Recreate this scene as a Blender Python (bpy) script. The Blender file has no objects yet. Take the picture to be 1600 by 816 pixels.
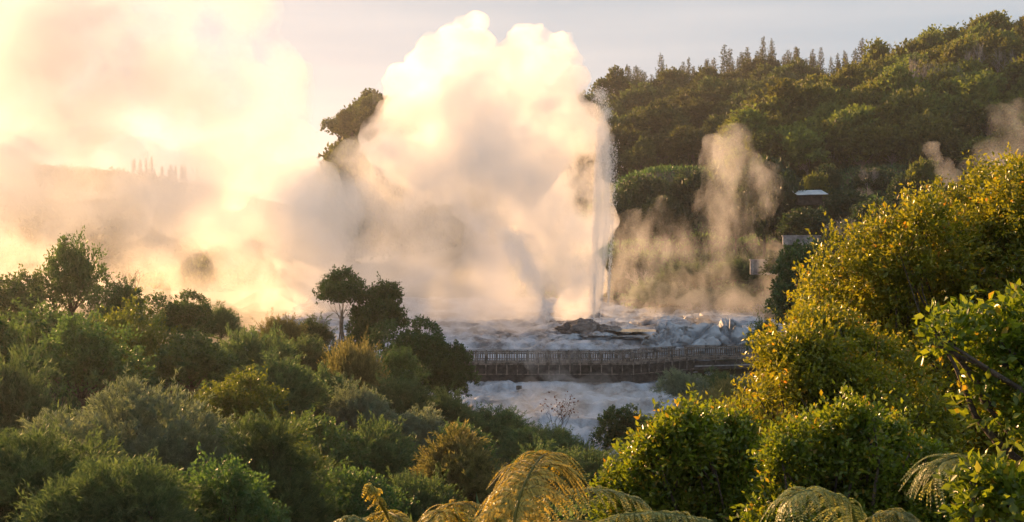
import bpy, bmesh, math, random
import numpy as np
from mathutils import Vector, Matrix, noise, Quaternion
sc = bpy.context.scene; COL = sc.collection
F = 1931.0; PI = math.pi
def P(px, py, Y): return Vector(((px-800)/F*Y, Y, 20+(380-py)/F*Y))

# ------------------------------------------------------------------ camera, sky, sun
cam = bpy.data.cameras.new('camera'); camo = bpy.data.objects.new('camera', cam); COL.objects.link(camo)
camo.location = (0, 0, 20); camo.rotation_euler = (PI/2, 0, 0)
cam.lens = 36*F/1600; cam.shift_y = -28/1600; cam.clip_end = 9000; cam.clip_start = .05; sc.camera = camo
AZ = math.radians(-38); EL = math.radians(12)
w = bpy.data.worlds.new("World"); sc.world = w; w.use_nodes = True
nt = w.node_tree; bg = nt.nodes['Background']
sk = nt.nodes.new('ShaderNodeTexSky'); sk.sky_type = 'NISHITA'; sk.sun_disc = False
sk.sun_elevation = EL; sk.sun_rotation = AZ; sk.dust_density = .15; sk.air_density = 1.0; sk.ozone_density = 1.5
tc = nt.nodes.new('ShaderNodeTexCoord'); mp = nt.nodes.new('ShaderNodeMapping'); mp.inputs['Scale'].default_value = (1.2, 1.2, 11)
mp.inputs['Location'].default_value = (0.35, 0, -.4)
nz = nt.nodes.new('ShaderNodeTexNoise'); nz.inputs['Scale'].default_value = 1.7; nz.inputs['Detail'].default_value = 5; nz.inputs['Roughness'].default_value = .45
mr = nt.nodes.new('ShaderNodeMapRange'); mr.inputs[1].default_value = .42; mr.inputs[2].default_value = .78; mr.inputs[3].default_value = 0; mr.inputs[4].default_value = .75
mx = nt.nodes.new('ShaderNodeMixRGB'); mx.blend_type = 'MIX'; mx.inputs[2].default_value = (6.2, 6.1, 6.2, 1)
hs = nt.nodes.new('ShaderNodeHueSaturation'); hs.inputs['Saturation'].default_value = .4
L = nt.links.new
mv = nt.nodes.new('ShaderNodeMixRGB'); mv.inputs[0].default_value = .95; mv.inputs[2].default_value = (3.1, 4.05, 4.9, 1)
L(sk.outputs[0], hs.inputs['Color']); L(hs.outputs[0], mv.inputs[1]); L(mv.outputs[0], mx.inputs[1]); L(tc.outputs['Generated'], mp.inputs[0]); L(mp.outputs[0], nz.inputs['Vector'])
L(nz.outputs[0], mr.inputs[0]); L(mr.outputs[0], mx.inputs[0]); L(mx.outputs[0], bg.inputs[0]); bg.inputs[1].default_value = .05
sun = bpy.data.lights.new('sun', 'SUN'); so = bpy.data.objects.new('sun', sun); COL.objects.link(so)
sun.energy = 5; sun.angle = math.radians(.5); sun.color = (1, .56, .245)
SD = Vector((math.sin(AZ)*math.cos(EL), math.cos(AZ)*math.cos(EL), math.sin(EL)))
so.rotation_euler = SD.to_track_quat('Z', 'Y').to_euler()
vs = sc.view_settings; vs.view_transform = 'Standard'; vs.look = 'None'; vs.gamma = 1; vs.use_curve_mapping = False; vs.exposure = 1.34
sc.render.engine = 'CYCLES'; cy = sc.cycles
cy.use_denoising = True; cy.volume_bounces = 12; cy.max_bounces = 14; cy.transparent_max_bounces = 6; cy.diffuse_bounces = 3
cy.transmission_bounces = 4; cy.use_adaptive_sampling = True; cy.adaptive_threshold = .02; cy.sample_clamp_indirect = 6

# ------------------------------------------------------------------ tags
def tag(o, label=None, cat=None, group=None, kind=None):
    for k, v in (('label', label), ('category', cat), ('group', group), ('kind', kind)):
        if v: o[k] = v
    return o
def empty(name, loc=(0, 0, 0)):
    o = bpy.data.objects.new(name, None); COL.objects.link(o); o.location = loc; o.empty_display_size = .5; return o
def link(name, me, mat=None, parent=None, smooth=False):
    o = bpy.data.objects.new(name, me); COL.objects.link(o)
    if mat and not me.materials: me.materials.append(mat)
    if smooth: me.polygons.foreach_set('use_smooth', [True]*len(me.polygons))
    o.parent = parent; return o
def copy_tree(root):
    r = root.copy(); COL.objects.link(r)
    for ch in root.children:
        c = ch.copy(); COL.objects.link(c); c.parent = r
    return r

# ------------------------------------------------------------------ materials
def newmat(name):
    m = bpy.data.materials.new(name); m.use_nodes = True; n = m.node_tree; return m, n, n.nodes['Principled BSDF']
def leaf_mat(name, a, b, c=None, trans=.35, rough=.5, spec=.3, cw=.8, tcol=None, var=.3):
    m, n, pb = newmat(name); nn = n.nodes; l = n.links.new
    at = nn.new('ShaderNodeAttribute'); at.attribute_name = 'tint'
    cr = nn.new('ShaderNodeValToRGB'); e = cr.color_ramp.elements
    e[0].color = (*a, 1); e[1].color = (*b, 1); e[1].position = .8 if c else 1
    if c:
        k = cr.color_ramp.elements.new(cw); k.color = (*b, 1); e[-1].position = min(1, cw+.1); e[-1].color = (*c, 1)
    oi = nn.new('ShaderNodeObjectInfo'); hsv = nn.new('ShaderNodeHueSaturation')
    mh = nn.new('ShaderNodeMapRange'); mh.inputs[3].default_value = .5-.035*var; mh.inputs[4].default_value = .5+.035*var
    mv = nn.new('ShaderNodeMapRange'); mv.inputs[3].default_value = 1-.4*var; mv.inputs[4].default_value = 1+.45*var
    l(oi.outputs['Random'], mh.inputs[0]); l(oi.outputs['Random'], mv.inputs[0]); l(mh.outputs[0], hsv.inputs['Hue']); l(mv.outputs[0], hsv.inputs['Value'])
    l(at.outputs['Fac'], cr.inputs[0]); l(cr.outputs[0], hsv.inputs['Color']); l(hsv.outputs[0], pb.inputs['Base Color'])
    pb.inputs['Roughness'].default_value = rough; pb.inputs['Specular IOR Level'].default_value = spec
    tr = nn.new('ShaderNodeBsdfTranslucent'); g = nn.new('ShaderNodeMixRGB'); g.blend_type = 'MULTIPLY'; g.inputs[0].default_value = 1
    g.inputs[2].default_value = (*(tcol or (1.9, 1.75, .7)), 1); l(hsv.outputs[0], g.inputs[1]); l(g.outputs[0], tr.inputs[0])
    ms = nn.new('ShaderNodeMixShader'); ms.inputs[0].default_value = trans
    l(pb.outputs[0], ms.inputs[1]); l(tr.outputs[0], ms.inputs[2]); l(ms.outputs[0], nn['Material Output'].inputs['Surface'])
    return m
def rock_mat(name, a, b, scale=.6, rough=.75, bump=.6, stain=None, stretch=(1, 1, 1), detail=10):
    m, n, pb = newmat(name); nn = n.nodes; l = n.links.new
    tc = nn.new('ShaderNodeTexCoord'); mp = nn.new('ShaderNodeMapping'); mp.inputs['Scale'].default_value = stretch
    nz = nn.new('ShaderNodeTexNoise'); nz.inputs['Scale'].default_value = scale; nz.inputs['Detail'].default_value = detail; nz.inputs['Roughness'].default_value = .62
    cr = nn.new('ShaderNodeValToRGB'); cr.color_ramp.elements[0].position = .4; cr.color_ramp.elements[1].position = .6
    cr.color_ramp.elements[0].color = (*a, 1); cr.color_ramp.elements[1].color = (*b, 1)
    if stain:
        k = cr.color_ramp.elements.new(.46); k.color = (*stain, 1)
    bp = nn.new('ShaderNodeBump'); bp.inputs['Strength'].default_value = bump; bp.inputs['Distance'].default_value = .3
    n2 = nn.new('ShaderNodeTexNoise'); n2.inputs['Scale'].default_value = scale*5; n2.inputs['Detail'].default_value = 6
    l(tc.outputs['Object'], mp.inputs[0]); l(mp.outputs[0], nz.inputs['Vector']); l(mp.outputs[0], n2.inputs['Vector'])
    l(nz.outputs[0], cr.inputs[0]); l(cr.outputs[0], pb.inputs['Base Color']); l(n2.outputs[0], bp.inputs['Height']); l(bp.outputs[0], pb.inputs['Normal'])
    pb.inputs['Roughness'].default_value = rough
    return m
M = {}
M['bark'] = rock_mat('bark', (.05, .04, .03), (.14, .11, .085), 3, .9)
M['palebark'] = rock_mat('pale_bark', (.18, .15, .12), (.42, .37, .3), 2, .85)
M['broad'] = leaf_mat('broad_leaf', (.03, .072, .034), (.1, .18, .07), None, .4)
M['dense'] = leaf_mat('dense_leaf', (.02, .055, .024), (.07, .13, .048), None, .3)
M['middark'] = leaf_mat('slope_leaf', (.014, .032, .014), (.05, .08, .03), None, .3)
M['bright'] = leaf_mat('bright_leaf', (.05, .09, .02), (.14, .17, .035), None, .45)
M['kanuka'] = leaf_mat('kanuka_leaf', (.034, .076, .05), (.13, .2, .11), None, .4, .6, .2)
M['grey'] = leaf_mat('grey_green_leaf', (.06, .1, .092), (.23, .29, .25), None, .35, .6, .2)
M['straw'] = leaf_mat('straw_leaf', (.035, .062, .03), (.27, .25, .13), None, .4, .6, .2)
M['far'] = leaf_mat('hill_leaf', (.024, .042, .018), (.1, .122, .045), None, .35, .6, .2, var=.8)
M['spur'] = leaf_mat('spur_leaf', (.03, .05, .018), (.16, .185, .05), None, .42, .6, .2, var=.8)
M['pine'] = leaf_mat('pine_needle', (.022, .034, .016), (.085, .09, .04), None, .3, .7, .2)
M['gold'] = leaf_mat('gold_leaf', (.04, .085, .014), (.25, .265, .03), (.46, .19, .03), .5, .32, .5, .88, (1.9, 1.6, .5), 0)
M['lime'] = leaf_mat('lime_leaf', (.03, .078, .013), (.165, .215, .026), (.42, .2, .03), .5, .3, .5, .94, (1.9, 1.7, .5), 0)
M['frond'] = leaf_mat('frond_leaf', (.15, .14, .022), (.62, .52, .12), None, .4, .5, .35, tcol=(1.6, 1.3, .5))
M['pale_frond'] = leaf_mat('pale_frond_leaf', (.14, .18, .06), (.4, .42, .17), None, .45, .45, .4, tcol=(1.5, 1.3, .8))
M['twig'] = rock_mat('grey_twig', (.2, .18, .17), (.42, .38, .36), 2, .9)
M['rust'] = leaf_mat('rust_leaf', (.1, .05, .03), (.25, .1, .06), None, .3)
M['soil'] = rock_mat('soil', (.03, .035, .015), (.09, .08, .04), .5, .95)
M['hill'] = rock_mat('hill_ground', (.018, .028, .01), (.05, .055, .02), .15, .95)
M['sinter'] = rock_mat('sinter', (.1, .1, .115), (.38, .42, .5), .45, .5, 1, (.22, .235, .27), (1, .45, 1))
M['darkrock'] = rock_mat('dark_rock', (.05, .042, .042), (.22, .19, .18), .5, .6, .9)
M['bluerock'] = rock_mat('blue_rock', (.1, .1, .1), (.4, .44, .5), .3, .6, .8, (.28, .31, .36))
M['wood'] = rock_mat('weathered_wood', (.07, .06, .052), (.25, .21, .18), 2.5, .8)
M['darkwood'] = rock_mat('dark_timber', (.03, .026, .022), (.08, .068, .06), 2.5, .8)
M['concrete'] = rock_mat('concrete', (.17, .17, .18), (.33, .33, .34), 1.2, .85)
M['roofing'] = rock_mat('white_roofing', (.3, .35, .4), (.5, .54, .58), .8, .5, .1)
m, n, pb = newmat('water'); pb.inputs['Base Color'].default_value = (.2, .25, .28, 1); pb.inputs['Roughness'].default_value = .08; M['water'] = m
nzw = n.nodes.new('ShaderNodeTexNoise'); nzw.inputs['Scale'].default_value = 4; bpw = n.nodes.new('ShaderNodeBump'); bpw.inputs['Strength'].default_value = .25
n.links.new(nzw.outputs[0], bpw.inputs['Height']); n.links.new(bpw.outputs[0], pb.inputs['Normal'])
m, n, pb = newmat('spray'); pb.inputs['Base Color'].default_value = (.9, .92, .95, 1); pb.inputs['Roughness'].default_value = .4; M['spray'] = m
tr = n.nodes.new('ShaderNodeBsdfTranslucent'); tr.inputs[0].default_value = (.95, .93, .9, 1); ms = n.nodes.new('ShaderNodeMixShader'); ms.inputs[0].default_value = .85
n.links.new(pb.outputs[0], ms.inputs[1]); n.links.new(tr.outputs[0], ms.inputs[2]); n.links.new(ms.outputs[0], n.nodes['Material Output'].inputs['Surface'])
def steam_mat(name, dens, scale=.12, lo=.35, hi=.6, aniso=.4, stretch=(1, 1, 1), dist=0., detail=3, colr=(.99, .985, .98), rate=1.):
    m = bpy.data.materials.new(name); m.use_nodes = True; m.cycles.volume_step_rate = rate; n = m.node_tree; n.nodes.clear()
    out = n.nodes.new('ShaderNodeOutputMaterial'); v = n.nodes.new('ShaderNodeVolumePrincipled'); n.links.new(v.outputs[0], out.inputs['Volume'])
    v.inputs['Color'].default_value = (*colr, 1); v.inputs['Anisotropy'].default_value = aniso; v.inputs['Density'].default_value = dens
    if scale:
        tc = n.nodes.new('ShaderNodeTexCoord'); mp = n.nodes.new('ShaderNodeMapping'); mp.inputs['Scale'].default_value = stretch
        nz = n.nodes.new('ShaderNodeTexNoise'); nz.inputs['Scale'].default_value = scale; nz.inputs['Detail'].default_value = detail; nz.inputs['Roughness'].default_value = .5 if detail < 6 else .62; nz.inputs['Distortion'].default_value = dist
        mr = n.nodes.new('ShaderNodeMapRange'); mr.inputs[1].default_value = lo; mr.inputs[2].default_value = hi; mr.inputs[3].default_value = 0; mr.inputs[4].default_value = dens
        n.links.new(tc.outputs['Object'], mp.inputs[0]); n.links.new(mp.outputs[0], nz.inputs['Vector']); n.links.new(nz.outputs[0], mr.inputs[0]); n.links.new(mr.outputs[0], v.inputs['Density'])
    return m

# ------------------------------------------------------------------ mesh makers
def mesh_np(name, V, Fc, tint=None):
    """V (n,3), Fc (m,k) faces of k corners"""
    me = bpy.data.meshes.new(name); V = np.asarray(V, dtype=np.float32); Fc = np.asarray(Fc, dtype=np.int32)
    k = Fc.shape[1]; me.vertices.add(len(V)); me.vertices.foreach_set('co', V.ravel())
    me.loops.add(Fc.size); me.loops.foreach_set('vertex_index', Fc.ravel())
    me.polygons.add(len(Fc)); me.polygons.foreach_set('loop_start', np.arange(0, Fc.size, k, dtype=np.int32))
    if tint is not None:
        a = me.attributes.new('tint', 'FLOAT', 'POINT'); a.data.foreach_set('value', np.asarray(tint, dtype=np.float32))
    me.update(calc_edges=True); return me
def nrm(a): return a/np.maximum(np.linalg.norm(a, axis=1, keepdims=True), 1e-9)
def leaf_mesh(name, C, D, N, Lg, W, tint, fold=.12):
    n = len(C); D = nrm(D); S = nrm(np.cross(D, N)); N = np.cross(S, D)
    Lg = np.broadcast_to(Lg, (n,))[:, None]; W = np.broadcast_to(W, (n,))[:, None]
    v0 = C; v1 = C+D*Lg*.45+S*W*.5+N*Lg*fold; v2 = C+D*Lg; v3 = C+D*Lg*.45-S*W*.5+N*Lg*fold
    V = np.stack([v0, v1, v2, v3], 1).reshape(-1, 3)
    b = np.arange(n)[:, None]*4; Fc = np.concatenate([b+[0, 1, 2], b+[0, 2, 3]], 1).reshape(-1, 3)
    return mesh_np(name, V, Fc, np.repeat(tint, 4))
def sph(rg, n):
    u = rg.normal(size=(n, 3)); return nrm(u)
def crown(name, rg, lobes, twigs, per, tl, Lg, W, up=.4, jit=.7, rmin=.72, low=-.45, droop=0., shell=None, clump=.0, tintz=False, scat=.12, gap=0., gthr=-.12):
    """lobes: (x,y,z,rx,ry,rz). leaves in sprays on and below the lobes' skins"""
    lb = np.array(lobes, float); ar = lb[:, 3]*lb[:, 4]+lb[:, 3]*lb[:, 5]; pr = ar/ar.sum()
    k = rg.choice(len(lb), twigs, p=pr); u = sph(rg, twigs*3); u = u[u[:, 2] > low][:twigs]
    while len(u) < twigs: u = np.concatenate([u, sph(rg, twigs)]); u = u[u[:, 2] > low][:twigs]
    r = rmin+(1-rmin)*rg.random(twigs)**.6
    C = lb[k, :3]+u*lb[k, 3:6]*r[:, None]
    if gap:
        nv = np.array([noise.noise(Vector(c)*gap)+.5*noise.noise(Vector(c)*gap*2.3) for c in C]); keep = nv > gthr
        C = C+u*(lb[k, 3:6])*(nv*.35)[:, None]; C = C[keep]; u = u[keep]; k = k[keep]; twigs = len(C)
    D = nrm(u+np.array([0, 0, up])+rg.normal(size=(twigs, 3))*.35)
    t = np.tile(np.arange(per)/per, twigs); kk = np.repeat(np.arange(twigs), per); n = twigs*per
    t = t+rg.random(n)/per
    tlr = (tl*(.55+.7*rg.random(twigs)+1.1*rg.random(twigs)**9))[kk]
    pos = C[kk]+D[kk]*(t*tlr)[:, None]+rg.normal(size=(n, 3))*(tl*scat)
    pos[:, 2] -= droop*(t**2)*tlr
    dd = nrm(D[kk]*.9+rg.normal(size=(n, 3))*jit); dd[:, 2] -= droop*.6*t
    nn = nrm(u[kk]*.5+np.array([0, 0, .5])+rg.normal(size=(n, 3))*.7)
    ct = rg.random(twigs)
    tint = np.clip(.45*ct[kk]+.35*t+.2*rg.random(n), 0, 1)
    s = (.7+.6*rg.random(n))
    return leaf_mesh(name, pos, dd, nn, Lg*s, W*s, tint)
class Tubes:
    def __init__(s): s.V = []; s.F = []; s.n = 0
    def add(s, pts, r0, r1, sides=6):
        pts = [Vector(p) for p in pts]; m = len(pts)
        for i, p in enumerate(pts):
            d = (pts[min(i+1, m-1)]-pts[max(i-1, 0)]).normalized(); a = d.orthogonal().normalized() if i == 0 else (a-d*a.dot(d)).normalized(); b = d.cross(a)
            r = r0+(r1-r0)*i/(m-1)
            for j in range(sides):
                t = 2*PI*j/sides; s.V.append(p+a*math.cos(t)*r+b*math.sin(t)*r)
            if i:
                for j in range(sides):
                    q = s.n+(i-1)*sides; jj = (j+1) % sides; s.F.append((q+j, q+jj, q+sides+jj, q+sides+j))
        s.n += m*sides
    def mesh(s, name): return mesh_np(name, [tuple(v) for v in s.V], s.F)
def bend(a, b, rnd, k=.12, n=5):
    a = Vector(a); b = Vector(b); Ln = (b-a).length; out = []
    o = Vector((rnd.uniform(-1, 1), rnd.uniform(-1, 1), rnd.uniform(-.3, .3)))*Ln*k
    for i in range(n+1):
        t = i/n; out.append(a.lerp(b, t)+o*math.sin(PI*t)+Vector((rnd.uniform(-1, 1), rnd.uniform(-1, 1), 0))*Ln*.015)
    return out
def dome_lobes(rnd, wd, z0, h, n, rl=.2, flat=1.):
    out = [(0, 0, z0+h*.42, wd*.27, wd*.27, h*.36)]; sub = [(rnd.uniform(-.3, .3)*wd*.75, rnd.uniform(-.3, .3)*wd*.75, rnd.uniform(.62, 1)) for _ in range(4)]; sub[0] = (sub[0][0], sub[0][1], 1.)
    for i in range(n):
        a = rnd.random()*2*PI; q = math.sqrt(rnd.random()); rr = wd*rl*rnd.uniform(.7, 1.25)
        sx, sy, sh = sub[i % 4]; R = (wd*.33-rr*.5)*q; z = z0+rr*.6+(h*sh-1.5*rr)*(1-q**2.4)*rnd.uniform(.5, 1.)+rnd.uniform(0, .1)*h
        out.append((sx+R*math.cos(a), sy+R*math.sin(a), z, rr, rr, rr*flat))
    return out
def tree_proto(name, seed, wd, z0, h, nl, twigs, per, tl, Lg, W, mat, bark='bark', rl=.2, tr=.2, flat=.85, trunks=1, **kw):
    rnd = random.Random(seed); rg = np.random.default_rng(seed)
    lobes = dome_lobes(rnd, wd, z0, h, nl, rl, flat)
    root = empty(name)
    T = Tubes(); base = [Vector((rnd.uniform(-1, 1)*.1*wd*(trunks > 1), rnd.uniform(-1, 1)*.1*wd*(trunks > 1), -.3)) for _ in range(trunks)]
    for i, lb in enumerate(lobes):
        b = base[i % trunks]; fork = b.lerp(Vector((0, 0, z0+h*.3)), .65)
        if i < trunks: T.add(bend(b, fork, rnd, .04), tr, tr*.7, 7); 
        T.add(bend(fork-Vector((0, 0, .2*z0*rnd.random())), Vector(lb[:3]), rnd, .12), tr*.45, tr*.1, 5)
    link('trunk', T.mesh('trunk'), M[bark], root)
    link('crown', crown('crown', rg, lobes, twigs, per, tl, Lg, W, **kw), M[mat], root)
    root['w'] = wd; root['h'] = z0+h; return root
def pine_proto(seed, H, wd, mat='pine', dens=1., open_=.0):
    rnd = random.Random(seed); rg = np.random.default_rng(seed); root = empty('pine_tree'); T = Tubes(); T.add([(0, 0, -.5), (0, 0, H*.5), (rnd.uniform(-.2, .2), 0, H)], .3, .04, 6)
    C = []; D = []
    nb = int(46*dens)
    for i in range(nb):
        t = .22+.78*(i/nb); z = H*t; R = wd/2*(1-t)**.75*rnd.uniform(.65, 1.15)+.35; a = i*2.4+rnd.uniform(-.4, .4)
        d = Vector((math.cos(a), math.sin(a), .12)); e = Vector((0, 0, z))+d*R+Vector((0, 0, -R*.12)); T.add([(0, 0, z), e], .06, .015, 4)
        m = max(8, int(R*13)); tt = rg.random(m)**.7
        p = np.array((0, 0, z))[None]+np.array(e-Vector((0, 0, z)))[None]*tt[:, None]+rg.normal(size=(m, 3))*(.16+.13*tt[:, None]*R**.5)
        C.append(p); D.append(np.array(d)[None]*.7+rg.normal(size=(m, 3))*.6+np.array((0, 0, .25)))
    C = np.concatenate(C); D = np.concatenate(D); n = len(C)
    link('trunk', T.mesh('trunk'), M['bark'], root)
    link('crown', leaf_mesh('crown', C, D, rg.normal(size=(n, 3))+np.array((0, 0, 1)), .75*(.6+.8*rg.random(n)), .32*(.6+.8*rg.random(n)), rg.random(n)), M[mat], root)
    root['w'] = wd; root['h'] = H; return root
def bare_proto(name, seed, wd, H, mat='twig', leaves=None, r0=.06, depth=4, rows=7):
    rnd = random.Random(seed); T = Tubes(); tips = []
    def grow(p, d, ln, r, k):
        e = p+d*ln; T.add(bend(p, e, rnd, .1, 3), r, r*.6, 4)
        if k == 0: tips.append((e, d)); return
        for _ in range(rnd.choice((2, 3, 3))):
            q = (d+Vector((rnd.uniform(-1, 1), rnd.uniform(-1, 1), rnd.uniform(-.35, .6)))*.75).normalized()
            grow(p.lerp(e, rnd.uniform(.65, 1)), q, ln*rnd.uniform(.6, .85), r*.55, k-1)
    for i in range(rows):
        a = 2*PI*i/rows; grow(Vector((0, 0, -.1)), Vector((math.cos(a)*.6*wd/H, math.sin(a)*.6*wd/H, 1)).normalized(), H*.36, r0, depth)
    root = empty(name); link('branches', T.mesh('branches'), M[mat], root)
    if leaves:
        rg = np.random.default_rng(seed); C = np.array([tuple(t[0]) for t in tips]); C = np.repeat(C, leaves, 0)+rg.normal(size=(len(C)*leaves, 3))*.12; n = len(C)
        link('leaves', leaf_mesh('leaves', C, rg.normal(size=(n, 3)), rg.normal(size=(n, 3)), .14, .08, rg.random(n)), M['rust'], root)
    root['w'] = wd; root['h'] = H; return root

# ------------------------------------------------------------------ prototypes
used = set()
PR = {
 'broad': [tree_proto('leafy_tree', 10+i, 5, 1.6, 3.6, 16, 1300, 13, .45, .17, .09, 'broad', tr=.12, gap=1.2, gthr=-.2) for i in range(3)],
 'bright': [tree_proto('leafy_shrub', 20+i, 4, .8, 2.8, 13, 1100, 12, .4, .14, .075, 'bright', tr=.08, gap=1.3, gthr=-.2) for i in range(2)],
 'dense': [tree_proto('round_tree', 30+i, 7, 1.2, 6, 26, 2600, 13, .4, .2, .12, 'dense', tr=.2, rl=.17, gap=.9, gthr=-.25) for i in range(2)],
 'mid': [tree_proto('dark_tree', 34+i, 7, 1.2, 6, 22, 1000, 10, .75, .42, .27, 'middark', tr=.2, rl=.2) for i in range(3)],
 'midbright': [tree_proto('leafy_tree', 37, 4, .8, 2.8, 12, 420, 9, .45, .26, .16, 'bright', tr=.08, rl=.22)],
 'kan': [tree_proto('feathery_shrub', 40+i, 4, .5, 2.7, 24, 1250, 26, .62, .17, .034, 'kanuka', tr=.06, up=.7, jit=.4, rmin=.62, rl=.15, scat=.07, droop=.25, gap=1.5, gthr=-.22) for i in range(3)],
 'grey': [tree_proto('grey_shrub', 50+i, 4, .4, 2.6, 24, 1250, 26, .6, .16, .032, 'grey', tr=.06, up=.6, jit=.42, rmin=.62, rl=.15, scat=.07, droop=.2, gap=1.5, gthr=-.22) for i in range(2)],
 'straw': [tree_proto('pale_tipped_shrub', 60+i, 4, .4, 2.8, 22, 1250, 26, .7, .17, .03, 'straw', tr=.06, up=1.1, jit=.3, rmin=.62, rl=.15, scat=.06, gap=1.5, gthr=-.22) for i in range(1)],
 'far': [tree_proto('hill_tree', 70+i, 10, 3, 8, 17, 520, 9, 1.1, .75, .5, 'far', tr=.3, rl=.2) for i in range(5)],
 'spur': [tree_proto('spur_tree', 80+i, 10, 3.5, 7.5, 22, 620, 9, 1.0, .7, .45, 'spur', 'palebark', tr=.22, rl=.17) for i in range(5)],
 'pine': [pine_proto(90+i, 17+i, 6.5) for i in range(4)],
 'thin': [pine_proto(95+i, 17, 4.2, dens=.75) for i in range(3)],
 'bare': [bare_proto('bare_shrub', 100+i, 4, 3) for i in range(2)],
}
ALLP = []
CTRL = []          # ground control points
def put(kind, loc, s, rot, label, cat, group=None, sz=None):
    pr = PR[kind] if isinstance(kind, str) else [kind]
    q = pr[put.i % len(pr)]; put.i += 1
    o = q if q.name not in used else copy_tree(q)
    used.add(q.name); 
    o.location = loc; o.scale = (s, s, sz or s); o.rotation_euler = (0, 0, rot); tag(o, label, cat, group)
    return o
put.i = 0
R = random.Random(5)
def plant(kind, px, top, Y, wpx, base, label, cat='shrub', group=None, rot=None, ctrl=True):
    """crown wpx wide and reaching row top; foot at row base"""
    pr = PR[kind] if isinstance(kind, str) else [kind]; q = pr[put.i % len(pr)]
    b = P(px, base, Y); wd = wpx/F*Y; s = wd/q['w']; H = (base-top)/F*Y; sz = H/q['h']
    if ctrl: CTRL.append((b.x, b.y, b.z))
    return put(kind, b, s, R.random()*6.28 if rot is None else rot, label, cat, group, sz)

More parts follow.
